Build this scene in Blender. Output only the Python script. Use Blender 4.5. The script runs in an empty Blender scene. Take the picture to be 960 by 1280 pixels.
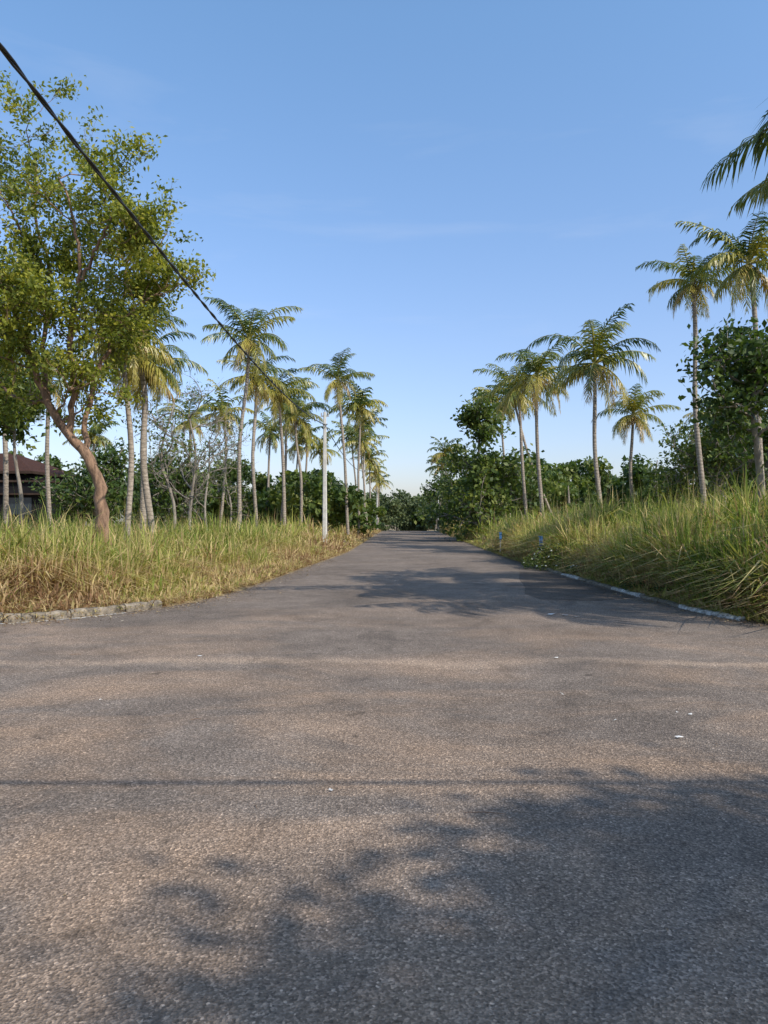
import bpy, math, numpy as np
from mathutils import Vector
R = np.random.default_rng(7)
F0=960.0; HZ=648.0; CX=480.0; CH=1.6
def W(px,py,d): return np.array([(px-CX)*d/F0, d, CH+(HZ-py)*d/F0])
sc=bpy.context.scene
sc.view_settings.view_transform='Standard'; sc.view_settings.look='None'; sc.view_settings.exposure=0
# ---------------------------------------------------------------- mesh builder
class MB:
    def __init__(s): s.V=[];s.L=[];s.S=[];s.M=[];s.A=[];s.SM=[];s.n=0
    def add(s,V,F,mat=0,var=0.5,smooth=False):
        V=np.asarray(V,dtype=np.float32).reshape(-1,3); F=np.asarray(F,dtype=np.int64)
        if len(V)==0 or len(F)==0: return
        s.V.append(V); s.L.append((F+s.n).ravel()); s.S.append(np.full(len(F),F.shape[1]))
        s.M.append(np.full(len(F),mat)); s.SM.append(np.full(len(F),smooth))
        s.A.append(np.broadcast_to(np.asarray(var,dtype=np.float32),(len(V),)).copy()); s.n+=len(V)
    def addm(s,V,Fs,mat=0,var=0.5,smooth=False):
        V=np.asarray(V,dtype=np.float32).reshape(-1,3)
        if len(V)==0: return
        s.V.append(V); s.A.append(np.broadcast_to(np.asarray(var,dtype=np.float32),(len(V),)).copy())
        for F in Fs:
            F=np.asarray(F,dtype=np.int64)
            s.L.append((F+s.n).ravel()); s.S.append(np.full(len(F),F.shape[1])); s.M.append(np.full(len(F),mat)); s.SM.append(np.full(len(F),smooth))
        s.n+=len(V)
    def build(s,name,mats,parent=None):
        me=bpy.data.meshes.new(name)
        V=np.concatenate(s.V);L=np.concatenate(s.L);S=np.concatenate(s.S)
        me.vertices.add(len(V)); me.vertices.foreach_set('co',V.ravel())
        me.loops.add(len(L)); me.loops.foreach_set('vertex_index',L.astype(np.int32))
        me.polygons.add(len(S)); st=np.concatenate([[0],np.cumsum(S)[:-1]]).astype(np.int32)
        me.polygons.foreach_set('loop_start',st)
        me.polygons.foreach_set('loop_total',S.astype(np.int32))
        me.polygons.foreach_set('material_index',np.concatenate(s.M).astype(np.int32))
        me.polygons.foreach_set('use_smooth',np.concatenate(s.SM).astype(bool))
        a=me.attributes.new('var','FLOAT','POINT'); a.data.foreach_set('value',np.concatenate(s.A))
        for m in mats: me.materials.append(m)
        me.update(calc_edges=True); me.validate()
        o=bpy.data.objects.new(name,me); sc.collection.objects.link(o)
        if parent: o.parent=parent
        return o
def nrm(v): return v/(np.linalg.norm(v,axis=-1,keepdims=True)+1e-9)
def tube(mb,P,r,n=8,mat=0,var=0.5,cap=True):
    P=np.asarray(P,float); r=np.broadcast_to(np.asarray(r,float),(len(P),)); m=len(P)
    T=nrm(np.gradient(P,axis=0)); ref=np.array([0,0,1.0]) if abs(T[0][2])<0.8 else np.array([1.0,0,0])
    A=nrm(np.cross(T,ref)); B=np.cross(T,A); th=np.arange(n)*2*math.pi/n
    V=(P[:,None]+r[:,None,None]*(np.cos(th)[None,:,None]*A[:,None]+np.sin(th)[None,:,None]*B[:,None])).reshape(-1,3)
    i=np.arange(m-1)[:,None]*n; j=np.arange(n)[None,:]; j2=(j+1)%n
    F=np.stack([i+j,i+j2,i+n+j2,i+n+j],-1).reshape(-1,4)
    mb.add(V,F,mat,var,True)
    if cap: mb.add(V[-n:],[list(range(n))],mat,var)
def box(mb,c,s,mat=0,rz=0,var=0.5,bev=0.0):
    x,y,z=np.array(s)/2
    V=np.array([(i*x,j*y,k*z) for k in(-1,1) for j in(-1,1) for i in(-1,1)],float)
    ca,sa=math.cos(rz),math.sin(rz)
    V=np.stack([V[:,0]*ca-V[:,1]*sa,V[:,0]*sa+V[:,1]*ca,V[:,2]],1)+np.array(c)
    mb.add(V,[(0,2,3,1),(4,5,7,6),(0,1,5,4),(2,6,7,3),(0,4,6,2),(1,3,7,5)],mat,var)
def smooth_path(pts,n):
    pts=np.array(pts,float); m=len(pts); t=np.linspace(0,m-1,n); out=[]
    for u in t:
        i=min(int(u),m-2); f=u-i
        p0=pts[max(i-1,0)];p1=pts[i];p2=pts[i+1];p3=pts[min(i+2,m-1)]
        out.append(0.5*((2*p1)+(-p0+p2)*f+(2*p0-5*p1+4*p2-p3)*f*f+(-p0+3*p1-3*p2+p3)*f**3))
    return np.array(out)
# ---------------------------------------------------------------- materials
def newmat(name):
    m=bpy.data.materials.new(name); m.use_nodes=True; nt=m.node_tree
    b=nt.nodes['Principled BSDF']; return m,nt,b
def ramp(nt,stops,fac=None):
    r=nt.nodes.new('ShaderNodeValToRGB'); e=r.color_ramp.elements
    while len(e)<len(stops): e.new(0.5)
    for k,(p,c) in enumerate(stops):
        e[k].position=p; e[k].color=(c[0],c[1],c[2],1) if hasattr(c,'__len__') else (c,c,c,1)
    if fac is not None: nt.links.new(fac,r.inputs[0])
    return r
def noise(nt,scale,detail=4,rough=0.55,vec=None,dist=0):
    n=nt.nodes.new('ShaderNodeTexNoise'); n.inputs['Scale'].default_value=scale; n.inputs['Detail'].default_value=detail
    n.inputs['Roughness'].default_value=rough; n.inputs['Distortion'].default_value=dist
    if vec is not None: nt.links.new(vec,n.inputs['Vector'])
    return n
def coords(nt,scale=(1,1,1)):
    t=nt.nodes.new('ShaderNodeTexCoord'); mp=nt.nodes.new('ShaderNodeMapping'); mp.inputs['Scale'].default_value=scale
    nt.links.new(t.outputs['Object'],mp.inputs[0]); return mp.outputs[0]
def mix(nt,fac,a,b,mode='MIX'):
    m=nt.nodes.new('ShaderNodeMix'); m.data_type='RGBA'; m.blend_type=mode
    for inp,v in ((m.inputs[0],fac),(m.inputs[6],a),(m.inputs[7],b)):
        if hasattr(v,'is_output'): nt.links.new(v,inp)
        elif isinstance(v,(int,float)): inp.default_value=v
        else: inp.default_value=(v[0],v[1],v[2],1)
    return m.outputs[2]
def bump(nt,b,h,strength=0.4,dist=0.02):
    n=nt.nodes.new('ShaderNodeBump'); n.inputs['Strength'].default_value=strength; n.inputs['Distance'].default_value=dist
    nt.links.new(h,n.inputs['Height']); nt.links.new(n.outputs[0],b.inputs['Normal'])
def leafmat(name,stops,trans=0.35,rough=0.5,spec=0.35):
    m,nt,b=newmat(name)
    a=nt.nodes.new('ShaderNodeAttribute'); a.attribute_name='var'
    r=ramp(nt,stops,a.outputs['Fac']); c=r.outputs[0]
    nt.links.new(c,b.inputs['Base Color']); b.inputs['Roughness'].default_value=rough
    b.inputs['Specular IOR Level'].default_value=spec
    t=nt.nodes.new('ShaderNodeBsdfTranslucent'); c2=mix(nt,1.0,c,(1.3,1.35,0.7),'MULTIPLY'); nt.links.new(c2,t.inputs[0])
    ms=nt.nodes.new('ShaderNodeMixShader'); ms.inputs[0].default_value=trans
    nt.links.new(b.outputs[0],ms.inputs[1]); nt.links.new(t.outputs[0],ms.inputs[2])
    nt.links.new(ms.outputs[0],nt.nodes['Material Output'].inputs[0]); return m
M_leaf_hero=leafmat('leaf_light',[(0,(0.06,0.09,0.016)),(0.5,(0.19,0.22,0.03)),(1,(0.40,0.37,0.05))],0.4)
M_leaf_dark=leafmat('leaf_dark',[(0,(0.022,0.045,0.012)),(0.5,(0.055,0.095,0.02)),(1,(0.12,0.16,0.03))],0.3)
M_leaf_mid=leafmat('leaf_mid',[(0,(0.04,0.07,0.018)),(0.5,(0.09,0.135,0.028)),(1,(0.20,0.22,0.05))],0.35)
M_leaf_hazed=leafmat('leaf_far_hazed',[(0,(0.07,0.10,0.05)),(0.5,(0.12,0.155,0.07)),(1,(0.21,0.235,0.10))],0.3,0.7)  # paler, greyer leaf: distance haze put into the colour
M_palm=leafmat('palm_leaf',[(0,(0.035,0.065,0.018)),(0.35,(0.11,0.15,0.03)),(0.65,(0.36,0.32,0.06)),(1,(0.40,0.27,0.11))],0.28,0.38,0.5)
M_grass=leafmat('grass_blade',[(0,(0.07,0.125,0.02)),(0.35,(0.20,0.26,0.045)),(0.55,(0.40,0.38,0.11)),(0.8,(0.58,0.43,0.23)),(1,(0.26,0.15,0.08))],0.32,0.6,0.2)
M_flower=leafmat('white_petal',[(0,(0.7,0.7,0.66)),(1,(0.8,0.8,0.76))],0.2)
def barkmat(name,c1,c2,zs=2.0,rings=False,sc_=6):
    m,nt,b=newmat(name); v=coords(nt,(1,1,zs)); n=noise(nt,sc_,4,0.7,v)
    r=ramp(nt,[(0.3,c1),(0.7,c2)],n.outputs['Fac']); nt.links.new(r.outputs[0],b.inputs['Base Color']); b.inputs['Roughness'].default_value=0.9
    h=n.outputs['Fac']
    if rings:
        w=nt.nodes.new('ShaderNodeTexWave'); w.bands_direction='Z'; w.inputs['Scale'].default_value=2.2; w.inputs['Distortion'].default_value=1.5
        nt.links.new(coords(nt),w.inputs['Vector']); wr=ramp(nt,[(0.0,0.7),(0.4,1.0)],w.outputs['Fac'])
        c=mix(nt,1.0,r.outputs[0],wr.outputs[0],'MULTIPLY'); nt.links.new(c,b.inputs['Base Color'])
    bump(nt,b,h,0.8,0.04); return m
M_bark=barkmat('bark_brown',(0.07,0.04,0.025),(0.34,0.21,0.13),0.3,sc_=9)
M_bark_g=barkmat('bark_grey',(0.12,0.10,0.08),(0.32,0.28,0.23),0.5)
M_ptrunk=barkmat('palm_trunk',(0.16,0.13,0.10),(0.44,0.37,0.30),3,True)
# asphalt
def asphalt(name,dark=1.0,dust=True):
    m,nt,b=newmat(name); v=coords(nt)
    n1=noise(nt,0.35,3,0.6,v,0.4); n2=noise(nt,2.3,4,0.7,v); n3=noise(nt,45,2,0.7,v)
    vo=nt.nodes.new('ShaderNodeTexVoronoi'); vo.inputs['Scale'].default_value=95; nt.links.new(v,vo.inputs['Vector'])
    base=ramp(nt,[(0.25,(0.135*dark,0.108*dark,0.088*dark)),(0.75,(0.225*dark,0.182*dark,0.148*dark))],n2.outputs['Fac']).outputs[0]
    if dust:
        nd=noise(nt,0.55,6,0.65,coords(nt,(0.55,1.0,1)),0.6)
        dr=ramp(nt,[(0.44,0.0),(0.66,0.85)],nd.outputs['Fac'])
        sp=nt.nodes.new('ShaderNodeSeparateXYZ'); nt.links.new(v,sp.inputs[0])
        fr=nt.nodes.new('ShaderNodeMapRange'); fr.inputs[1].default_value=2; fr.inputs[2].default_value=17; fr.inputs[3].default_value=1; fr.inputs[4].default_value=0.12
        nt.links.new(sp.outputs[1],fr.inputs[0])
        mm=nt.nodes.new('ShaderNodeMath'); mm.operation='MULTIPLY'; nt.links.new(dr.outputs[0],mm.inputs[0]); nt.links.new(fr.outputs[0],mm.inputs[1])
        base=mix(nt,mm.outputs[0],base,(0.38,0.255,0.165))
        mr=nt.nodes.new('ShaderNodeMapRange'); mr.interpolation_type='SMOOTHSTEP'
        nl=noise(nt,0.35,4,0.65,v); ad=nt.nodes.new('ShaderNodeMath'); ad.operation='MULTIPLY_ADD'; nt.links.new(nl.outputs['Fac'],ad.inputs[0]); ad.inputs[1].default_value=2.0
        nt.links.new(sp.outputs[1],ad.inputs[2])
        sb=nt.nodes.new('ShaderNodeMath'); sb.operation='SUBTRACT'; nt.links.new(ad.outputs[0],sb.inputs[0]); sb.inputs[1].default_value=9.6
        ab=nt.nodes.new('ShaderNodeMath'); ab.operation='ABSOLUTE'; nt.links.new(sb.outputs[0],ab.inputs[0])
        nt.links.new(ab.outputs[0],mr.inputs[0]); mr.inputs[1].default_value=0.0; mr.inputs[2].default_value=0.3; mr.inputs[3].default_value=0.55; mr.inputs[4].default_value=0
        m5=nt.nodes.new('ShaderNodeMath'); m5.operation='MULTIPLY'; nt.links.new(mr.outputs[0],m5.inputs[0])
        br=ramp(nt,[(0.3,0.2),(0.55,1.0)],n1.outputs['Fac']); nt.links.new(br.outputs[0],m5.inputs[1])
        base=mix(nt,m5.outputs[0],base,(0.39,0.29,0.21))
    st=ramp(nt,[(0.0,0.45),(0.55,0.92),(0.88,1.65),(1.0,3.0)],vo.outputs['Color'])
    base=mix(nt,0.95,base,st.outputs[0],'MULTIPLY')
    n3r=ramp(nt,[(0.3,0.6),(0.7,1.35)],n3.outputs['Fac']); base=mix(nt,0.85,base,n3r.outputs[0],'MULTIPLY')
    n1r=ramp(nt,[(0.3,0.75),(0.7,1.18)],n1.outputs['Fac']); base=mix(nt,1.0,base,n1r.outputs[0],'MULTIPLY')
    ns=noise(nt,1.1,4,0.6,coords(nt,(1,0.5,1)),1.0); sr=ramp(nt,[(0.28,0.6),(0.42,1.0)],ns.outputs['Fac']); base=mix(nt,0.75,base,sr.outputs[0],'MULTIPLY')
    # small oil spots
    no=noise(nt,3.1,2,0.5,v,0.3); so_=ramp(nt,[(0.24,0.5),(0.30,1.0)],no.outputs['Fac']); base=mix(nt,0.8,base,so_.outputs[0],'MULTIPLY')
    nt.links.new(base,b.inputs['Base Color']); b.inputs['Roughness'].default_value=0.9; b.inputs['Specular IOR Level'].default_value=0.2
    bump(nt,b,vo.outputs['Distance'],0.7,0.009); return m
M_asph=asphalt('asphalt'); M_patch=asphalt('asphalt_new',0.6,False)
def simple(name,c1,c2,scale=4,rough=0.85,bs=0.3,bd=0.01,spec=0.5):
    m,nt,b=newmat(name); n=noise(nt,scale,5,0.65,coords(nt)); r=ramp(nt,[(0.35,c1),(0.68,c2)],n.outputs['Fac']); b.inputs['Specular IOR Level'].default_value=spec
    nt.links.new(r.outputs[0],b.inputs['Base Color']); b.inputs['Roughness'].default_value=rough; bump(nt,b,n.outputs['Fac'],bs,bd); return m
M_soil=simple('soil',(0.12,0.085,0.045),(0.28,0.21,0.11),3,0.95,0.6,0.05)
M_conc=simple('concrete_weathered',(0.08,0.066,0.048),(0.28,0.235,0.18),6,0.9,0.6,0.03)
M_pole=simple('concrete_pole',(0.42,0.40,0.36),(0.6,0.58,0.53),3,0.85)
M_white=simple('white_paint_worn',(0.30,0.29,0.27),(0.80,0.79,0.76),6,0.7)
M_wkerb=simple('kerb_paint_worn',(0.13,0.12,0.10),(0.70,0.69,0.65),14,0.85)
M_cable=simple('cable_black',(0.012,0.012,0.012),(0.02,0.02,0.02),5,0.5)
M_metal=simple('galvanised',(0.25,0.25,0.25),(0.4,0.4,0.4),8,0.5)
M_blue=simple('blue_paint',(0.02,0.10,0.25),(0.03,0.15,0.36),8,0.5)
M_wall=simple('dark_wall',(0.010,0.009,0.010),(0.018,0.016,0.017),2,0.9,0.1,0.01,0.1)
M_wall2=simple('brown_wall',(0.035,0.022,0.016),(0.06,0.04,0.03),2,0.8,0.1,0.01,0.1)
M_roof=simple('clay_tile',(0.03,0.017,0.013),(0.085,0.038,0.026),9,0.9,0.6,0.05,0.1)
M_glass=simple('window_glass',(0.02,0.03,0.04),(0.03,0.04,0.05),1,0.1,0,0)
M_coco=simple('coconut_husk',(0.12,0.13,0.03),(0.24,0.17,0.06),5,0.6)
M_litter=leafmat('dry_leaf',[(0,(0.10,0.05,0.025)),(0.5,(0.22,0.13,0.06)),(0.85,(0.4,0.3,0.15)),(1,(0.62,0.6,0.55))],0.1)
# ---------------------------------------------------------------- layout of the road edges
LE=np.array([(-400,8.5),(-60,9.8),(-14,11.0),(-8,11.3),(-5.8,11.8),(-4.7,12.8),(-3.8,14.3),(-3.3,16.5),(-2.95,20),(-2.6,25),(-2.2,30),(-1.7,37),(-1.45,48),(-0.9,70),(-0.1,102),(1.6,160),(6,320)],float)
RE=np.array([(400,7.0),(60,8.4),(14,9.8),(8,10.6),(6.1,11.4),(5.5,12.6),(5.3,15),(5.2,18),(5.1,23),(4.95,30),(5.1,38),(5.4,48),(5.9,70),(6.7,102),(8.4,160),(13,320)],float)
def dens(P,n): return smooth_path(np.c_[P,np.zeros(len(P))],n)[:,:2]
LS=dens(LE,260); RS=dens(RE,260)
def pdist(x,y,P):
    q=np.stack([x,y],-1).reshape(-1,2); best=np.full(len(q),1e9)
    for a,b in zip(P[:-1],P[1:]):
        ab=b-a; t=np.clip(((q-a)@ab)/(ab@ab),0,1); d=np.linalg.norm(q-(a+t[:,None]*ab),axis=1); best=np.minimum(best,d)
    return best.reshape(np.shape(x))
def base_z(y): return -0.045*np.clip(np.asarray(y,float)-100,0,70)
def sd(x,y):
    x=np.asarray(x,float); y=np.asarray(y,float)
    XL=np.where(y<LE[0,1],-1e9,np.interp(y,LS[:,1],LS[:,0])); XR=np.where(y<RE[0,1],1e9,np.interp(y,RS[:,1],RS[:,0]))
    dl=pdist(x,y,LE); dr=pdist(x,y,RE)
    return np.where(x<XL,dl,-dl),np.where(x>XR,dr,-dr)
def ss(a,b,x): t=np.clip((x-a)/(b-a),0,1); return t*t*(3-2*t)
def wob(x,y): return np.sin(x*0.7+1.3*np.sin(y*0.31))*np.cos(y*0.53+x*0.2)*0.5+0.3*np.sin(x*1.9+y*1.3)
def H(x,y):
    l,r=sd(x,y); z=np.full(np.shape(l),-0.06)
    zl=0.03+0.32*ss(0.3,5,l)+0.10*ss(8,30,l)+0.05*wob(x,y)*ss(0.2,2,l)
    zr=0.03+0.95*ss(0.3,2.6,r)*(1-0.45*ss(25,60,y))+0.6*ss(6,25,r)+0.06*wob(x,y)*ss(0.2,2,r)
    z=np.where(l>0,zl,z); z=np.where(r>0,zr,z)
    z=z+base_z(y)
    z=np.where(y<-7.5,0.03+0.25*ss(-7.5,-12,y),z)
    return z
xs=np.unique(np.concatenate([-np.geomspace(14,700,40)[::-1],np.arange(-14,14.01,0.22),np.geomspace(14,700,40)]))
ys=np.unique(np.concatenate([-np.geomspace(8,500,22)[::-1],np.arange(-7.9,9,1.5),np.arange(9,36,0.22),np.arange(36,110,1.2),np.geomspace(110,900,40)]))
X,Y=np.meshgrid(xs,ys); Z=H(X,Y)
nx,ny=len(xs),len(ys); idx=np.arange(nx*ny).reshape(ny,nx)
mb=MB(); mb.add(np.stack([X,Y,Z],-1).reshape(-1,3),np.stack([idx[:-1,:-1],idx[:-1,1:],idx[1:,1:],idx[1:,:-1]],-1).reshape(-1,4),0,0.5,True)
mb.build('ground',[M_soil])
yy=np.unique(np.concatenate([[-7.8,-4,0,4,7],LS[:,1][LS[:,1]<170],RS[:,1][RS[:,1]<170],np.arange(11,40,0.5),np.arange(100,171,5)]))
xl=np.where(yy<LE[0,1],-400,np.interp(yy,LS[:,1],LS[:,0])); xr=np.where(yy<RE[0,1],400,np.interp(yy,RS[:,1],RS[:,0]))
k=9; tt=np.linspace(0,1,k); V=np.stack([xl[:,None]*(1-tt)+xr[:,None]*tt,np.repeat(yy[:,None],k,1),np.repeat(base_z(yy)[:,None],k,1)],-1)
ii=np.arange(len(yy)*k).reshape(-1,k)
mb=MB(); mb.add(V.reshape(-1,3),np.stack([ii[:-1,:-1],ii[:-1,1:],ii[1:,1:],ii[1:,:-1]],-1).reshape(-1,4)); mb.build('asphalt_road',[M_asph])
po=np.array([(3.1,15.2),(4.2,15.0),(5.1,15.6),(5.0,18.5),(4.9,22.5),(4.1,23.2),(3.6,20.5),(3.3,18),(3.0,16.4)])
mb=MB(); mb.add(np.c_[po,np.full(len(po),0.004)],[list(range(len(po)))]); mb.build('asphalt_patch',[M_patch])
def kerb(name,P,a,b,mats,w=0.15,h=0.13,off=0.02,side=-1,gap=1.0,white=()):
    sel=P[(P[:,1]>=a)&(P[:,1]<=b)&(np.abs(P[:,0])<16)]
    L=np.concatenate([[0],np.cumsum(np.linalg.norm(np.diff(sel,axis=0),axis=1))])
    mb=MB(); s=0; kk=0
    while s<L[-1]-0.3:
        e=min(s+gap-0.015,L[-1]); t=np.linspace(s,e,7)
        p=np.stack([np.interp(t,L,sel[:,0]),np.interp(t,L,sel[:,1])],-1); T=nrm(np.gradient(p,axis=0)); N=np.stack([-T[:,1],T[:,0]],-1)*(-side)
        tilt=R.normal(0,0.012); c=0.03; V=[]
        for i,(q,nn) in enumerate(zip(p,N)):
            hh=h+tilt*(i/6-.5)*2+R.normal(0,0.006); j=R.normal(0,0.006)
            prof=[(0,-0.05),(0,hh-c*1.2+j),(c+j,hh),(w-c,hh+j),(w,hh-c),(w,-0.05)]; m=len(prof)
            for (u,z) in prof: V.append((q[0]+nn[0]*(u-0.02+off),q[1]+nn[1]*(u-0.02+off),z))
        Fq=[(i*m+j,i*m+j+1,(i+1)*m+j+1,(i+1)*m+j) for i in range(6) for j in range(m-1)]
        mat=1 if kk in white else 0
        mb.add(V,Fq,mat); mb.add(V[:m],[list(range(m))],mat); mb.add(V[-m:],[list(range(m))],mat)
        s+=gap; kk+=1
    return mb.build(name,mats)
kerb('kerb',LS,10.9,13.9,[M_conc,M_wkerb],h=0.13,side=-1)
kerb('kerb',RS,12.0,26,[M_conc,M_wkerb],h=0.06,side=1,off=-0.06,gap=0.9,white=(0,1,4,5,9,10))
def strip(name,P,a,b,inn,w,side,mat):
    sel=P[(P[:,1]>=a)&(P[:,1]<=b)&(np.abs(P[:,0])<16)]; T=nrm(np.gradient(sel,axis=0)); N=np.stack([-T[:,1],T[:,0]],-1)*side
    A=sel+N*inn; B=sel+N*(inn+w+0.02*np.sin(np.arange(len(sel)))[:,None]); n=len(sel)
    V=np.concatenate([np.c_[A,np.full(n,0.004)],np.c_[B,np.full(n,0.004)]])
    mb=MB(); mb.add(V,[(i,i+1,n+i+1,n+i) for i in range(n-1)]); mb.build(name,[mat])
strip('edge_line',LS,10.9,13.2,0.05,0.06,-1,M_white)
# ---------------------------------------------------------------- foliage generators
def leaves(mb,C,size,mat=1,var=None,up=0.5,asp=0.5,rng=R):
    n=len(C)
    if n==0: return
    N=rng.normal(size=(n,3)); N[:,2]+=up*1.5; N=nrm(N)
    A=nrm(np.cross(N,rng.normal(size=(n,3)))); B=np.cross(N,A)
    s=(size*rng.uniform(0.6,1.3,n))[:,None]
    tip=A*s*0.5; tip2=tip.copy(); tip2[:,2]-=s[:,0]*0.12
    V=np.stack([C-A*s*0.5,C+B*s*asp*0.5,C+tip2,C-B*s*asp*0.5],1)
    if var is None: var=rng.uniform(0,1,n)
    mb.add(V.reshape(-1,3),np.arange(n*4).reshape(n,4),mat,np.repeat(var,4))
def grow(mb,p,d,L,r,lvl,cfg,rng):
    n=5; P=[np.array(p,float)]; d=nrm(np.array(d,float))
    for i in range(n):
        d=nrm(d+rng.normal(0,cfg['wig'],3)+np.array([0,0,cfg['up']]))
        P.append(P[-1]+d*L/n)
    P=np.array(P); tube(mb,P,np.linspace(r,r*0.45,len(P)),5 if lvl>0 else 3,0,cap=False)
    if lvl>0:
        for k in range(cfg['kids']):
            t=rng.uniform(0.25,1.0); q=np.array([np.interp(t*n,range(n+1),P[:,j]) for j in range(3)])
            nd=nrm(d*0.7+rng.normal(0,0.75,3)); grow(mb,q,nd,L*rng.uniform(0.5,0.75),r*0.5,lvl-1,cfg,rng)
    if lvl<=cfg.get('leaflvl',0):
        m=rng.poisson(cfg['nl'])
        if m>0:
            t=rng.uniform(0.2,1.1,m)*n; C=np.stack([np.interp(t,range(n+1),P[:,j]) for j in range(3)],-1)+rng.normal(0,cfg['sp'],(m,3))*[1,1,0.7]
            leaves(mb,C,cfg['ls'],1,np.clip(rng.normal(rng.uniform(0.25,0.8),0.2,m),0,1),cfg.get('lu',0.4),cfg.get('asp',0.5),rng)
def tree(name,base,height,lean,crown_r,mats,cfg,seed,r0=0.18,nl=7,t0=0.35,lvls=2):
    rng=np.random.default_rng(seed); mb=MB(); b=np.array(base,float); b[2]-=0.3
    top=b+np.array([lean[0],lean[1],height*0.8])
    P=smooth_path([b,b*0.65+top*0.35+rng.normal(0,0.15,3)*[1,1,0],b*0.3+top*0.7+rng.normal(0,0.2,3)*[1,1,0],top],12)
    tube(mb,P,np.linspace(r0,r0*0.35,12)*np.r_[1.35,1.1,np.ones(10)],9,0)
    for k in range(nl):
        t=rng.uniform(t0,1); q=np.array([np.interp(t*11,range(12),P[:,j]) for j in range(3)])
        a=k*2.4+rng.uniform(-.4,.4); e=rng.uniform(0.15,0.9)
        d=np.array([math.cos(a),math.sin(a),e]); grow(mb,q,d,crown_r*rng.uniform(0.55,1.0)*(1.15-0.35*t),r0*0.4,lvls,cfg,rng)
    return mb.build(name,mats)
def palm(name,base,crown,L,seed,nf=24,yel=0.25,r0=0.14,nleaf=34,lw=0.05,bow=0.5,coco=True,azs=None):
    rng=np.random.default_rng(seed); mb=MB(); b=np.array(base,float); c=np.array(crown,float); b[2]-=0.3
    mid=(b+c)/2+np.array([rng.normal(0,bow*0.4),rng.normal(0,bow*0.4),0])
    P=smooth_path([b,b*0.7+mid*0.3+rng.normal(0,.05,3),mid,mid*0.4+c*0.6+rng.normal(0,0.08,3),c],20)
    rad=np.linspace(r0,r0*0.62,20)*(1+rng.normal(0,0.03,20)); rad[0]*=1.7; rad[1]*=1.15; rad[-1]*=1.3
    tube(mb,P,rad,10,0)
    a0=rng.uniform(0,6.28)
    for f in range(nf):
        u=f/(nf-1); az=a0+f*2.39996+rng.normal(0,0.3)
        e0=math.radians(82-125*u+rng.normal(0,11)); bend=math.radians(rng.uniform(60,130)-25*u)
        Lf=L*rng.uniform(0.8,1.12)*(0.75+0.35*math.sin(math.pi*min(1,u+0.25)))
        n=14; s=np.linspace(0,1,n); e=np.maximum(e0-bend*s**1.35,-1.5)
        aa=az+rng.normal(0,0.25)*s
        dv=np.stack([np.cos(e)*np.cos(aa),np.cos(e)*np.sin(aa),np.sin(e)],-1)
        Q=c+np.concatenate([[[0,0,0]],np.cumsum(dv[:-1]*Lf/(n-1),axis=0)])
        tube(mb,Q,np.linspace(0.04,0.006,n)*L/3,4,1,var=0.55+0.15*u,cap=False)
        fv=np.clip(rng.normal(0.16+yel*u*1.3,0.15),0,0.72)
        if u>0.86 and rng.random()<0.5: fv=0.95
        for side in(-1,1):
            m=nleaf; t=np.linspace(0.12,0.995,m)+rng.normal(0,0.008,m)
            q=np.stack([np.interp(t*(n-1),range(n),Q[:,j]) for j in range(3)],-1); T=nrm(np.stack([np.interp(t*(n-1),range(n),dv[:,j]) for j in range(3)],-1))
            hz=np.array([-math.sin(az),math.cos(az),0])*side
            S=nrm(hz-T*(T@hz)[:,None]); U=np.cross(S,T)*side; U=U*np.sign(U[:,2:3]+1e-6)
            ll=L*0.29*(np.sin(np.pi*np.clip(t*0.82+0.14,0,1))**0.5)*rng.uniform(0.65,1.15,m)
            swp=0.42+0.6*t
            d1=nrm(S*np.cos(swp)[:,None]+T*np.sin(swp)[:,None]+U*0.08+rng.normal(0,0.14,(m,3))+np.array([0,0,-0.28-0.5*u]))
            dr=rng.uniform(0.6,1.5,m)[:,None]*(0.8+0.9*u); d2=nrm(d1+np.array([0,0,-1.0])*dr)
            w=(lw*L/3*np.ones(m))[:,None]
            b0=q-T*w*0.35;b1=q+T*w*0.35; mm=q+d1*(ll*0.5)[:,None]; m0=mm-T*w*0.5;m1=mm+T*w*0.5; tp=mm+d2*(ll*0.5)[:,None]
            V=np.stack([b0,b1,m1,m0,tp],1).reshape(-1,3); k5=np.arange(m)[:,None]*5
            var=np.clip(fv+rng.normal(0,0.07,m),0,1); vv=np.repeat(var[:,None],5,1); vv[:,4]+=0.12
            mb.addm(V,[k5+[0,1,2,3],k5+[3,2,4]],1,np.clip(vv,0,1).ravel())
    tube(mb,[c-[0,0,0.35],c,c+[0,0,L*0.22],c+[0.03,0,L*0.42]],[r0*0.9,r0*0.8,0.04,0.008],7,1,0.55)
    if coco:
        for k in range(9):
            a=rng.uniform(0,6.28); q=c+np.array([math.cos(a)*0.26,math.sin(a)*0.26,-0.32+rng.uniform(-.2,.1)])
            tube(mb,[q+[0,0,.13],q+[0,0,.08],q,q-[0,0,.08],q-[0,0,.13]],[0.02,0.09,0.12,0.09,0.02],6,2)
    return mb.build(name,[M_ptrunk,M_palm,M_coco])
def gz(x,y): return float(H(np.array([x]),np.array([y]))[0])
def palm_px(bpx,cpx,cpy,d,L,seed,dd=0,**kw):
    c=W(cpx,cpy,d+dd); bx=(bpx-CX)*d/F0
    return palm('coconut_palm',(bx,d,gz(bx,d)),c,L,seed,**kw)
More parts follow.
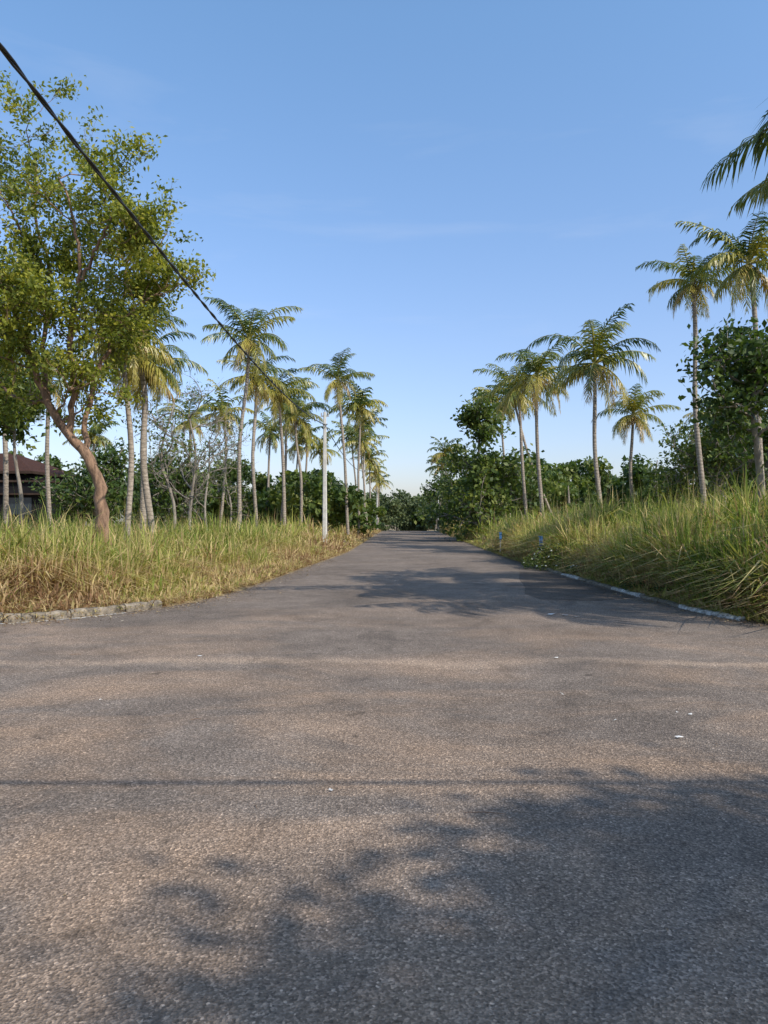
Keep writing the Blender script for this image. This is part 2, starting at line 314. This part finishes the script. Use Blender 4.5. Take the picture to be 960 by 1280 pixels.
PL=[ # base px, crown px, crown py, depth, L
 (298,311,424,42,2.8),(321,320,470,47,2.4),(355,346,490,50,2.6),(376,370,520,58,2.6),(436,422,474,58,2.7),(447,449,508,68,2.9),
 (455,452,552,85,2.8),(463,461,574,105,2.8),(470,468,590,130,3.0),(158,150,425,23,2.0),(175,180,460,27,2.2),(196,170,445,26,2.2),
 (240,236,525,55,2.2),(275,276,515,60,2.6),(65,60,475,38,2.4),(8,5,455,34,2.4),(385,382,545,75,2.6),(410,402,562,80,2.4),(335,338,540,70,2.4),
 (757,744,454,38,3.2),(680,672,470,45,3.0),(659,648,488,52,2.9),(797,792,518,50,2.5),(882,867,352,34,2.2),(957,938,328,30,2.6),
 (700,642,496,62,2.6),(905,905,524,46,2.4),(562,556,566,100,2.8),(548,552,582,120,3.0),(878,880,556,60,2.4),(640,622,504,70,2.8),
 (365,372,556,85,2.4),(352,360,500,62,2.4),(460,455,530,95,2.9),(445,440,545,90,2.6),(472,474,602,150,3.0),(120,118,545,60,2.3)]
for i,(b,cx,cy,d,L) in enumerate(PL):
    palm_px(b,cx,cy,d,L*1.08,100+i,dd=R.normal(0,0.4),nf=int(R.integers(20,26)),yel=float(R.uniform(0.25,0.75)),nleaf=32 if d<60 else 18,lw=0.07 if d<60 else 0.13,r0=0.13 if d>25 else 0.1)
palm('coconut_palm',(9.6,12.4,gz(9.6,12.4)),(9.15,12.3,8.3),3.9,31,nf=26,yel=0.15,nleaf=64,lw=0.045,r0=0.16)
palm('coconut_palm',(10.6,16.0,gz(10.6,16)),(10.4,15.8,8.6),3.2,77,nf=24,yel=0.2,nleaf=44,lw=0.06,r0=0.15)
palm('coconut_palm',(10.6,9.9,gz(10.6,9.9)),(10.2,9.2,7.8),3.4,79,nf=24,yel=0.2,nleaf=44,lw=0.06,r0=0.15)
# ---------------------------------------------------------------- big tree left
def hero():
    rng=np.random.default_rng(5); mb=MB(); D=20.0
    def P(l): return [W(a,b,D+o) for a,b,o in l]
    limbs=[([(133,690,0),(126,630,0),(117,580,0),(86,542,-.1),(60,500,-.3),(38,440,-.5),(10,370,-.8),(-20,300,-1)],0.18,0.035),
     ([(117,582,0),(106,540,.2),(116,480,.5),(143,410,.9),(158,340,1.3),(163,285,1.6)],0.09,0.02),
     ([(86,542,-.1),(92,480,-.4),(86,420,-.8),(98,350,-1.1),(92,280,-1.3),(72,215,-1.4)],0.09,0.02),
     ([(60,500,-.3),(52,430,.3),(62,350,.8),(42,260,1.2),(44,195,1.4)],0.08,0.02),
     ([(38,440,-.5),(0,420,-1),(-50,370,-1.5),(-90,300,-2)],0.07,0.02),
     ([(143,410,.9),(175,380,.2),(205,365,-.2)],0.045,0.015),
     ([(158,340,1.3),(180,325,1.0),(200,315,.7)],0.035,0.015),
     ([(98,350,-1.1),(130,290,-1.6),(152,250,-2)],0.045,0.015),
     ([(62,350,.8),(20,280,.2),(-10,220,0)],0.045,0.015),
     ([(60,500,-.3),(25,500,.6),(-10,470,1.2),(-40,450,1.8)],0.06,0.015)]
    cfg=dict(wig=0.26,up=0.08,kids=5,nl=38,sp=0.13,ls=0.13,leaflvl=0,lu=0.3,asp=0.5)
    for l,r0,r1 in limbs:
        pts=smooth_path(P(l),26); pts[2:-1]+=rng.normal(0,0.035,(23,3)); rr=np.linspace(r0,r1,26)*(1+rng.normal(0,0.05,26))
        if r0>0.17: rr[0]*=1.4;rr[1]*=1.2
        tube(mb,pts,rr,9,0)
        n=len(pts); kids=7 if len(l)>4 else 5
        for k in range(kids):
            t=rng.uniform(0.5 if r0>0.17 else 0.35,1.0); i=int(t*(n-1)); d=nrm(pts[min(i+1,n-1)]-pts[max(i-1,0)])
            nd=nrm(d*0.55+rng.normal(0,0.8,3)+[0,0,0.08]); grow(mb,pts[i],nd,rng.uniform(1.0,1.75),r1*0.9,2 if rng.random()<0.7 else 1,cfg,rng)
    return mb.build('broadleaf_tree',[M_bark,M_leaf_hero])
hero()
cfgM=dict(wig=0.2,up=0.06,kids=5,nl=18,sp=0.28,ls=0.26,leaflvl=0,lu=0.5,asp=0.55)
cfgF=dict(wig=0.2,up=0.06,kids=4,nl=24,sp=0.38,ls=0.36,leaflvl=0,lu=0.5,asp=0.6)
cfgB=dict(wig=0.25,up=0.15,kids=5,nl=1.6,sp=0.15,ls=0.16,leaflvl=0)
def tpx(px,topy,d,cr,mats,cfg,seed,name='broadleaf_tree',lean=(0,0),**kw):
    x=(px-CX)*d/F0; g=gz(x,d); h=CH+(HZ-topy)*d/F0-g
    return tree(name,(x,d,g),h,lean,cr,mats,cfg,seed,**kw)
GD=[M_bark_g,M_leaf_dark]; GM=[M_bark_g,M_leaf_mid]
tpx(600,488,58,2.1,GM,cfgF,11,nl=6,t0=0.86); tpx(602,570,54,3.1,GM,cfgF,12,nl=12,t0=0.2); tpx(583,570,76,3.2,GM,cfgF,13,nl=12,t0=0.2)
tpx(632,580,60,3.2,GD,cfgF,14,nl=11,t0=0.15); tpx(568,600,90,3.2,GD,cfgF,15,nl=11,t0=0.15)
tpx(945,385,24,2.1,GD,dict(cfgM,ls=0.24,nl=20,kids=4),17,nl=13,t0=0.55,r0=0.14)
tpx(905,530,40,3.4,GM,cfgM,18,nl=12,t0=0.15); tpx(965,500,36,3.6,GD,cfgM,19,nl=12,t0=0.15); tpx(860,565,48,3.2,GM,cfgM,20,nl=11,t0=0.15)
tpx(235,465,34,2.6,GM,cfgB,21,nl=9,t0=0.25,r0=0.09); tpx(262,510,40,2.4,GM,cfgB,22,nl=8,t0=0.25,r0=0.08); tpx(215,460,30,2.2,GM,dict(cfgB,nl=4),23,nl=8,t0=0.4,r0=0.08); tpx(285,520,48,2.2,GM,dict(cfgB,nl=5),27,nl=8,t0=0.3,r0=0.08)
tpx(20,450,30,1.7,GM,cfgM,24,nl=8,t0=0.7,r0=0.10); tpx(120,565,42,2.6,GD,cfgM,25,nl=11,t0=0.15)
tpx(215,580,45,2.8,GD,cfgM,26,nl=11,t0=0.15)
# ---------------------------------------------------------------- distant woodland (one mass)
def woods():
    rng=np.random.default_rng(3); mb=MB()
    def one(x,y,h,r,dark):
        g=gz(x,y); nl=rng.integers(7,12)
        tube(mb,[(x,y,g-.3),(x+rng.normal(0,.3),y,g+h*0.5),(x+rng.normal(0,.5),y,g+h*0.85)],[0.2,0.15,0.05],5,0)
        for k in range(nl):
            c=np.array([x,y,g+h*rng.uniform(0.2,0.88)])+np.array([rng.normal(0,r*0.5),rng.normal(0,r*0.5),0]); rr=r*rng.uniform(0.3,0.6)
            m=int(150*rr); D=nrm(rng.normal(size=(m,3)))*[1,1,0.75]; q=c+D*rr*rng.uniform(0.45,1.15,m)[:,None]
            leaves(mb,q,0.42+y*0.0016,1+dark if y<125 else 3,np.clip(rng.normal(rng.uniform(0.15,0.75),0.18,m),0,1),0.5,0.6,rng)  # farthest trees take the leaf colour with haze mixed in
    for k in range(44):
        y=rng.uniform(58,98); px=rng.uniform(-60,420)
        if px<105: y=rng.uniform(75,100)
        top=rng.uniform(35,88) if px<300 else rng.uniform(25,60)
        one((px-CX)*y/F0,y,(CH+y*top/F0),2.5,int(rng.integers(0,2)))
    for k in range(34):
        y=rng.uniform(60,105); px=rng.uniform(640,1010); one((px-CX)*y/F0,y,(CH+y*rng.uniform(35,78)/F0),2.6,int(rng.integers(0,2)))
    for k in range(46):
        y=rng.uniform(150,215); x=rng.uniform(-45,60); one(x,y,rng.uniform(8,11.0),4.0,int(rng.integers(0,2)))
    for k in range(7):
        y=rng.uniform(90,150); px=rng.uniform(440,468); one((px-CX)*y/F0-1,y,rng.uniform(2.5,4.5),1.6,0)
    for k in range(14):
        y=rng.uniform(80,150); x=float(np.interp(y,RE[:,1],RE[:,0]))+rng.uniform(3.0,7); one(x,y,rng.uniform(4,7),2.0,k%2)
    for k in range(40):
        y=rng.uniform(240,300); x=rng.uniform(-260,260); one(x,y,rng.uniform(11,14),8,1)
    mb.build('distant_trees',[M_bark_g,M_leaf_mid,M_leaf_dark,M_leaf_hazed])
woods()
# ---------------------------------------------------------------- grass
def blades(mb,P,h,w,az,lean,var,mat=0,bb=0.25):
    n=len(P); ts=np.array([0,0.35,0.72,1.0]); ws=np.array([0.8,1.0,0.7,0.0])
    D=np.stack([np.cos(az),np.sin(az),np.zeros(n)],-1); fa=az+1.57+R.normal(0,0.5,n); B=np.stack([np.cos(fa),np.sin(fa),np.zeros(n)],-1)
    V=[]
    for t,q in zip(ts,ws):
        c=P+D*(h*lean*t**2.3)[:,None]; c[:,2]+=h*(t-0.5*np.minimum(lean,1.5)*t**3)
        if q>0: V+= [c-B*(w*q/2)[:,None],c+B*(w*q/2)[:,None]]
        else: V+=[c]
    V=np.stack(V,1).reshape(-1,3); k=np.arange(n)[:,None]*7
    vv=np.repeat(var[:,None],7,1); vv[:,:2]+=bb; vv[:,2:4]+=bb*0.4
    mb.addm(V,[np.concatenate([k+[0,1,3,2],k+[2,3,5,4]]),k+[4,5,6]],mat,np.clip(vv,0,1).ravel())
def tuss(mb,x,y,nb,hm,varf,wd,spread=0.18,leanr=(0.1,1.35),bb=0.25):
    n=len(x); hs=hm*R.uniform(0.5,1.25,n); big=R.random(n)<0.12; hs=np.where(big,hs*1.3,hs)
    X=np.repeat(x,nb);Y=np.repeat(y,nb); az=R.uniform(0,6.283,n*nb); rr=np.abs(R.normal(0,spread,n*nb))
    X=X+np.cos(az)*rr; Y=Y+np.sin(az)*rr; Z=H(X,Y); l,r=sd(X,Y); ok=(np.maximum(l,r)>0.03)
    h=np.repeat(hs,nb)*R.uniform(0.5,1.15,n*nb); lean=R.uniform(leanr[0],leanr[1],n*nb)**1.2
    v=np.repeat(varf+R.normal(0,0.16,n),nb)+R.normal(0,0.12,n*nb)
    dry=R.random(n*nb)<0.18; v=np.where(dry,R.uniform(0.6,1.0,n*nb),v); lean=np.where(dry,lean*1.3,lean)
    w=np.repeat(wd*R.uniform(0.6,1.7,n),nb)*R.uniform(0.7,1.3,n*nb)
    blades(mb,np.stack([X,Y,Z-0.02],-1)[ok],h[ok],w[ok],(az+R.normal(0,0.8,n*nb))[ok],lean[ok],v[ok],bb=bb)
def patchy(x,y): return 0.5+0.5*np.sin(x*0.45+np.sin(y*0.37)*2)*np.cos(y*0.29+np.sin(x*0.5))
mg=MB()
def field(side,n,y0,y1,dmin,dmax,nb,hf,vf,wd,pw=1.4,bb=0.25,**kw):
    y=y0+(y1-y0)*R.random(n)**pw
    E=LS if side<0 else RS
    x=np.interp(y,E[:,1],E[:,0])+side*(dmin+(dmax-dmin)*R.random(n)**1.3)
    l,r=sd(x,y); d=l if side<0 else r; ok=(d>dmin*0.7)&(d<dmax)&(np.abs(x)<y*0.56+3); x,y,d=x[ok],y[ok],d[ok]
    tuss(mg,x,y,nb,hf(d,x,y),vf(d,x,y),wd,bb=bb,**kw)
hl=lambda d,x,y:(0.34+0.93*ss(0.1,3.0,d))*(0.70+0.5*patchy(x*1.5,y*1.5))
vl=lambda d,x,y:0.86-0.52*ss(0.9,4.0,d)+0.50*(patchy(x*1.7,y*1.3)-0.5)
hr=lambda d,x,y:(0.28+1.15*ss(0.15,1.0,d))*(0.7+0.45*patchy(x,y))
vr=lambda d,x,y:0.32+0.32*ss(1.0,0.2,d)+0.50*(patchy(x*1.3,y*1.7)-0.5)
field(-1,2000,11.2,34,0.12,14,30,hl,vl,0.024)
field(-1,1200,34,100,0.2,20,13,hl,vl,0.055,1.2)
field(1,1900,10.5,34,0.12,12,32,hr,vr,0.026,bb=0.7)  # right side bb: brown stalk bases, darkened to stand in for self-shade
field(1,1200,34,100,0.2,20,13,hr,vr,0.055,1.2,bb=0.6)
# flowering stalks standing above the leaves
field(-1,500,11.5,45,0.8,12,6,lambda d,x,y:hl(d,x,y)*1.35,lambda d,x,y:0.68+0*d,0.010,leanr=(0.05,0.4))
field(1,500,11.5,45,0.8,12,6,lambda d,x,y:hr(d,x,y)*1.35,lambda d,x,y:0.62+0*d,0.010,leanr=(0.05,0.4))
# dense front face of the right bank; brown stalk bases with shade painted in
y=11.2+26*R.random(1100)**1.3; x=np.interp(y,RS[:,1],RS[:,0])+R.uniform(0.45,1.5,1100); l,r=sd(x,y); tuss(mg,x,y,26,hr(r,x,y),vr(r,x,y)+0.08,0.03,bb=0.8)
# dead clumps hanging over the bank, near right corner
x=R.uniform(6.2,9.5,90); y=R.uniform(11.6,14.5,90); l,r=sd(x,y); ok=r>0.5; tuss(mg,x[ok],y[ok],30,np.full(ok.sum(),0.95),np.full(ok.sum(),0.85),0.035,leanr=(0.5,1.9),bb=0.1)
x=R.uniform(-16,-4.5,1300); y=np.interp(x,LS[:,0],LS[:,1])+R.random(1300)**1.3*7+0.2; l,r=sd(x,y); ok=l>0.15; x,y,l=x[ok],y[ok],l[ok]
tuss(mg,x,y,32,hl(l,x,y),vl(l,x,y),0.022)
x=R.uniform(5.3,14,900); y=np.interp(-x,-RS[:,0],RS[:,1])+R.random(900)**1.3*7+0.2; l,r=sd(x,y); ok=r>0.15; x,y,r=x[ok],y[ok],r[ok]
tuss(mg,x,y,32,hr(r,x,y),vr(r,x,y),0.026,bb=0.7)  # bb again browns the stalk bases and paints in their shade
for E,side in((LS,-1),(RS,1)):
    y=10.8+50*R.random(2200)**1.6; x=np.interp(y,E[:,1],E[:,0])+side*R.uniform(0.0,0.5,2200); l,r=sd(x,y); ok=np.maximum(l,r)>-0.05
    tuss(mg,x[ok],y[ok],12,np.full(ok.sum(),0.2),np.full(ok.sum(),0.8 if side<0 else 0.5),0.014,0.1,(0.5,1.6))
mg.build('tall_grass',[M_grass])
def weed(name,x0,y0,r,n,h,fl,seed,mat=M_leaf_mid):
    rng=np.random.default_rng(seed); mb=MB(); m=n; a=rng.uniform(0,6.28,m); q=np.sqrt(rng.random(m))*r
    X=x0+np.cos(a)*q;Y=y0+np.sin(a)*q*1.4; top=h*(1-(q/r)**2*0.6)*rng.uniform(0.2,1,m); Z=H(X,Y)+top
    ok=Z>-0.02; C=np.stack([X,Y,Z],-1)[ok]; leaves(mb,C,0.09,1,None,0.8,0.6,rng)
    for k in range(14):
        j=rng.integers(0,len(C)); c=C[j]; tube(mb,[(x0+rng.normal(0,r*.3),y0+rng.normal(0,r*.3),gz(x0,y0)-.1),c],[0.008,0.004],4,0)
    if fl:
        j=rng.choice(len(C),fl); leaves(mb,C[j]+[0,0,0.07],0.06,2,None,1.5,0.9,rng)
    mb.build(name,[M_bark_g,mat,M_flower])
weed('flowering_weed',5.3,24.5,0.9,1500,0.8,130,1); weed('flowering_weed',5.8,21.5,0.7,1100,0.5,30,2)
for k,(x,y) in enumerate([(5.9,18),(6.0,15.5),(6.2,13.2),(7.2,11.8),(5.8,28),(5.8,16.8)]): weed('roadside_weed',x,y,0.6,800,0.4,0,10+k,M_leaf_dark if k%2 else M_leaf_mid)
weed('roadside_weed',-9,12.5,0.9,900,0.5,0,30); weed('shrub',9.6,16.5,1.3,3000,1.9,0,31,M_leaf_mid); weed('shrub',12,20,1.8,4200,2.5,0,32,M_leaf_mid)
# ---------------------------------------------------------------- poles and cables
def upole(x,y,h):
    g=gz(x,y); e=bpy.data.objects.new('utility_pole',None); sc.collection.objects.link(e); e.location=(0,0,0)
    mb=MB(); V=[]
    for (zz,w) in((g-.4,0.15),(h,0.085)):
        c=w*0.3
        for (a,b) in((-w,-w+c),(-w+c,-w),(w-c,-w),(w,-w+c),(w,w-c),(w-c,w),(-w+c,w),(-w,w-c)): V.append((x+a,y+b,zz))
    mb.add(V,[(i,(i+1)%8,8+(i+1)%8,8+i) for i in range(8)]); mb.add(V[8:],[list(range(8))]); mb.build('shaft',[M_pole],e)
    mb=MB(); box(mb,(x,y,h-0.75),(0.26,0.26,0.05)); box(mb,(x+0.16,y-0.18,h-0.75),(0.05,0.2,0.04)); box(mb,(x,y,h-0.25),(0.5,0.07,0.07))
    for s in(-.2,0.2): tube(mb,[(x+s,y,h-.22),(x+s,y,h-.15),(x+s,y,h-.08),(x+s,y,h-.04)],[0.02,0.045,0.04,0.02],8)
    mb.build('bracket',[M_metal],e)
poles=[(-4.2,-12,8.3),(-3.55,46,8.0),(-2.3,90,8.0),(-1.2,135,7.0)]
for p in poles: upole(*p)
upole(-24,0.3,7.6); upole(26,0.3,7.6); upole(7.7,92,7.4); upole(9.1,128,6.5)
def cable(name,a,b,sag,r):
    t=np.linspace(0,1,60)[:,None]; P=np.array(a)*(1-t)+np.array(b)*t; P[:,2]-=(4*sag*t*(1-t))[:,0]
    mb=MB(); n=260; tt=np.linspace(0,1,n); C=np.stack([np.interp(tt,t[:,0],P[:,j]) for j in range(3)],-1)
    for ph in(0,math.pi):
        th=tt*math.dist(a,b)*2.2*math.pi*0.6+ph; Q=C.copy(); Q[:,0]+=np.cos(th)*r*0.55; Q[:,2]+=np.sin(th)*r*0.55
        tube(mb,Q,r*0.62,6)
    mb.build(name,[M_cable])
cable('power_cable',(-4.0,-12,7.85),(-3.55,46,7.25),1.46,0.028)
cable('power_cable',(-3.55,46,7.25),(-2.3,90,7.2),0.8,0.026); cable('power_cable',(-2.3,90,7.2),(-1.2,135,6.2),0.8,0.03)
cable('power_cable',(-24,0.3,6.9),(26,0.3,6.9),0.35,0.032)
# ---------------------------------------------------------------- house
he=bpy.data.objects.new('modern_house',None); sc.collection.objects.link(he)
hx,hy=-27.6,56.0; g=0.3
mb=MB(); box(mb,(hx-3,hy+5,g+2.2),(10,9,4.6)); box(mb,(hx+1.8,hy+0.2,g+1.9),(3.6,3.0,4.0),0); box(mb,(hx+1.8,hy+0.2,g+3.97),(4.0,3.4,0.14),1); box(mb,(hx-0.2,hy-1.5,g+3.05),(7.8,0.5,0.12),1)
mb.build('walls',[M_wall,M_wall2],he)
mb=MB(); cx,cy,z0,z1=hx-3.8,hy+5,g+4.75,g+6.5; a,b=5.9,5.4
V=[(cx-a,cy-b,z0),(cx+a,cy-b,z0),(cx+a,cy+b,z0),(cx-a,cy+b,z0),(cx-0.5,cy,z1),(cx+2.0,cy,z1)]
mb.add(V,[(0,1,5,4),(2,3,4,5)]); mb.add(V,[(1,2,5),(3,0,4)]); mb.add(V,[(3,2,1,0)],1); box(mb,(cx,cy-b,z0-0.08),(2*a,0.06,0.2),1); box(mb,(cx+a,cy,z0-0.08),(0.06,2*b,0.2),1)
mb.build('roof',[M_roof,M_wall2],he)
mb=MB()
for (x,z,w,h) in((hx-4,3.9,1.6,1.1),(hx-1.2,3.9,1.2,1.1),(hx-4,1.6,1.6,1.5),(hx-1.3,1.5,1.0,2.1)): box(mb,(x,hy+0.49,g+z-0.3),(w,0.06,h),0); box(mb,(x,hy+0.47,g+z-0.3),(0.06,0.08,h),1)
box(mb,(hx+1.7,hy-1.31,g+2.2),(1.6,0.05,1.2),0); box(mb,(hx+1.7,hy-1.33,g+2.2),(0.06,0.06,1.2),1)
mb.build('windows',[M_glass,M_wall2],he)
# ---------------------------------------------------------------- blue plot markers
for (x,y) in((5.15,34.0),(5.3,26.0)):
    g=gz(x,y); e=bpy.data.objects.new('marker_post',None); sc.collection.objects.link(e)
    mb=MB(); box(mb,(x,y,g+0.4),(0.05,0.05,1.1)); mb.build('post',[M_pole],e)
    mb=MB(); box(mb,(x,y-0.05,g+0.8),(0.11,0.03,0.30)); box(mb,(x,y,g+0.97),(0.13,0.10,0.03)); mb.build('plate',[M_blue],e)
# ---------------------------------------------------------------- litter on the road
mb=MB(); n=70; y=1.8+20*R.random(n)**1.5; x=R.uniform(-1,1,n)*np.minimum(y*0.6,3+(y<11)*6); C=np.stack([x,y,np.full(n,0.01)],-1)
leaves(mb,C,0.022,0,R.uniform(0,0.7,n),6,0.5)
E=LS[(LS[:,1]>11)&(LS[:,1]<30)]; j=R.integers(0,len(E),1300); C=np.c_[E[j]+np.abs(R.normal(0,0.3,(1300,1)))*[1.0,-0.5],np.full(1300,0.012)]; leaves(mb,C,0.06,0,R.uniform(0.2,0.95,1300),5,0.4)
E=RS[(RS[:,1]>11)&(RS[:,1]<30)]; j=R.integers(0,len(E),700); C=np.c_[E[j]-np.abs(R.normal(0,0.2,(700,1)))*[1.0,0.4],np.full(700,0.012)]; leaves(mb,C,0.06,0,R.uniform(0.1,0.8,700),5,0.4)
mb.build('fallen_leaves',[M_litter])
mb=MB()
for (px,py,s) in((693,822,.08),(700,866,.035),(704,868,.03),(848,922,.05),(862,893,.03),(846,890,.03),(127,875,.03),(415,988,.03),(690,768,.15),(706,769,.14),(718,771,.10),(312,728,.22),(545,760,.05),(768,900,.03),(250,820,.05)):
    d=F0*CH/(py-HZ); p=np.array([(px-CX)*d/F0,d,0.006]); k=6; a=np.sort(R.uniform(0,6.28,k)); V=[(p[0]+math.cos(t)*s*R.uniform(.4,.7),p[1]+math.sin(t)*s*R.uniform(.3,.6),p[2]+R.uniform(0,0.012)) for t in a]; mb.add(V,[list(range(k))])
mb.build('paper_scraps',[M_white])
mb=MB()
for (px,py,l,a) in((605,1016,.22,-.1),(95,818,.12,.3),(245,899,.08,.5),(320,1008,.06,2)):
    d=F0*CH/(py-HZ); p=np.array([(px-CX)*d/F0,d,0.006]); dv=np.array([math.cos(a),math.sin(a),0])*l/2; tube(mb,[p-dv,p+[0,0.01,.002],p+dv],[.0015,.0025,.0015],5)
mb.build('twigs',[M_bark])
# ---------------------------------------------------------------- trees behind the camera (shade on the junction)
cfgS=dict(wig=0.22,up=0.05,kids=5,nl=46,sp=0.36,ls=0.19,leaflvl=0,lu=0.5,asp=0.6)
tree('broadleaf_tree',(10.5,-3.9,0.0),12.0,(-0.6,0.3),2.4,GD,cfgS,51,nl=14,t0=0.6)
tree('broadleaf_tree',(13.8,-4.2,0.0),11.5,(-0.6,0.6),2.8,GD,cfgS,52,nl=14,t0=0.55)
tree('broadleaf_tree',(9.3,-4.6,0.0),10.6,(-0.2,0.3),2.0,GD,cfgS,53,nl=14,t0=0.62)
tree('broadleaf_tree',(11.6,-5.4,0.0),11.2,(-0.2,0.3),2.6,GD,cfgS,54,nl=15,t0=0.6)
# ---------------------------------------------------------------- sky and sun
EL=math.radians(42); AZ=math.atan2(0.8,-0.6)
w=bpy.data.worlds.new("World"); sc.world=w; w.use_nodes=True; nt=w.node_tree; bg=nt.nodes['Background']
sk=nt.nodes.new('ShaderNodeTexSky'); sk.sky_type='NISHITA'; sk.sun_disc=False; sk.sun_elevation=EL; sk.sun_rotation=AZ; sk.air_density=1.0; sk.dust_density=1.0; sk.ozone_density=1.5
tc=nt.nodes.new('ShaderNodeTexCoord'); mp=nt.nodes.new('ShaderNodeMapping'); mp.inputs['Scale'].default_value=(1.2,1.2,7.0); mp.inputs['Rotation'].default_value=(0,0.12,0); nt.links.new(tc.outputs['Generated'],mp.inputs[0])
nn=noise(nt,1.6,6,0.55,mp.outputs[0],0.3); rr=ramp(nt,[(0.58,0.0),(0.9,0.22)],nn.outputs['Fac'])
spx=nt.nodes.new('ShaderNodeSeparateXYZ'); nt.links.new(tc.outputs['Generated'],spx.inputs[0])
er=ramp(nt,[(0.0,(0.52,0.50,0.60)),(0.22,(0.62,0.63,0.71)),(0.55,(0.66,0.80,0.86)),(1,(0.68,0.78,0.80))],spx.outputs[2])
tint=mix(nt,1.0,sk.outputs[0],er.outputs[0],'MULTIPLY'); tint=mix(nt,1.0,tint,(2.25,2.25,2.25),'MULTIPLY')
cc=mix(nt,rr.outputs[0],tint,(7,7.2,7.6)); nt.links.new(cc,bg.inputs[0]); bg.inputs[1].default_value=0.13
sun=bpy.data.lights.new('sun','SUN'); sun.energy=5.0; sun.angle=math.radians(0.5); sun.color=(1,0.92,0.80)
so=bpy.data.objects.new('sun',sun); sc.collection.objects.link(so)
sd_=Vector((math.sin(AZ)*math.cos(EL),math.cos(AZ)*math.cos(EL),math.sin(EL))); so.rotation_euler=sd_.to_track_quat('Z','Y').to_euler()
cam=bpy.data.cameras.new('camera'); co=bpy.data.objects.new('camera',cam); sc.collection.objects.link(co); sc.camera=co
cam.sensor_fit='VERTICAL'; cam.sensor_height=36; cam.lens=27; cam.clip_end=3000; cam.clip_start=0.05
co.location=(0,0,CH); co.rotation_euler=(math.radians(90.5),0,0)
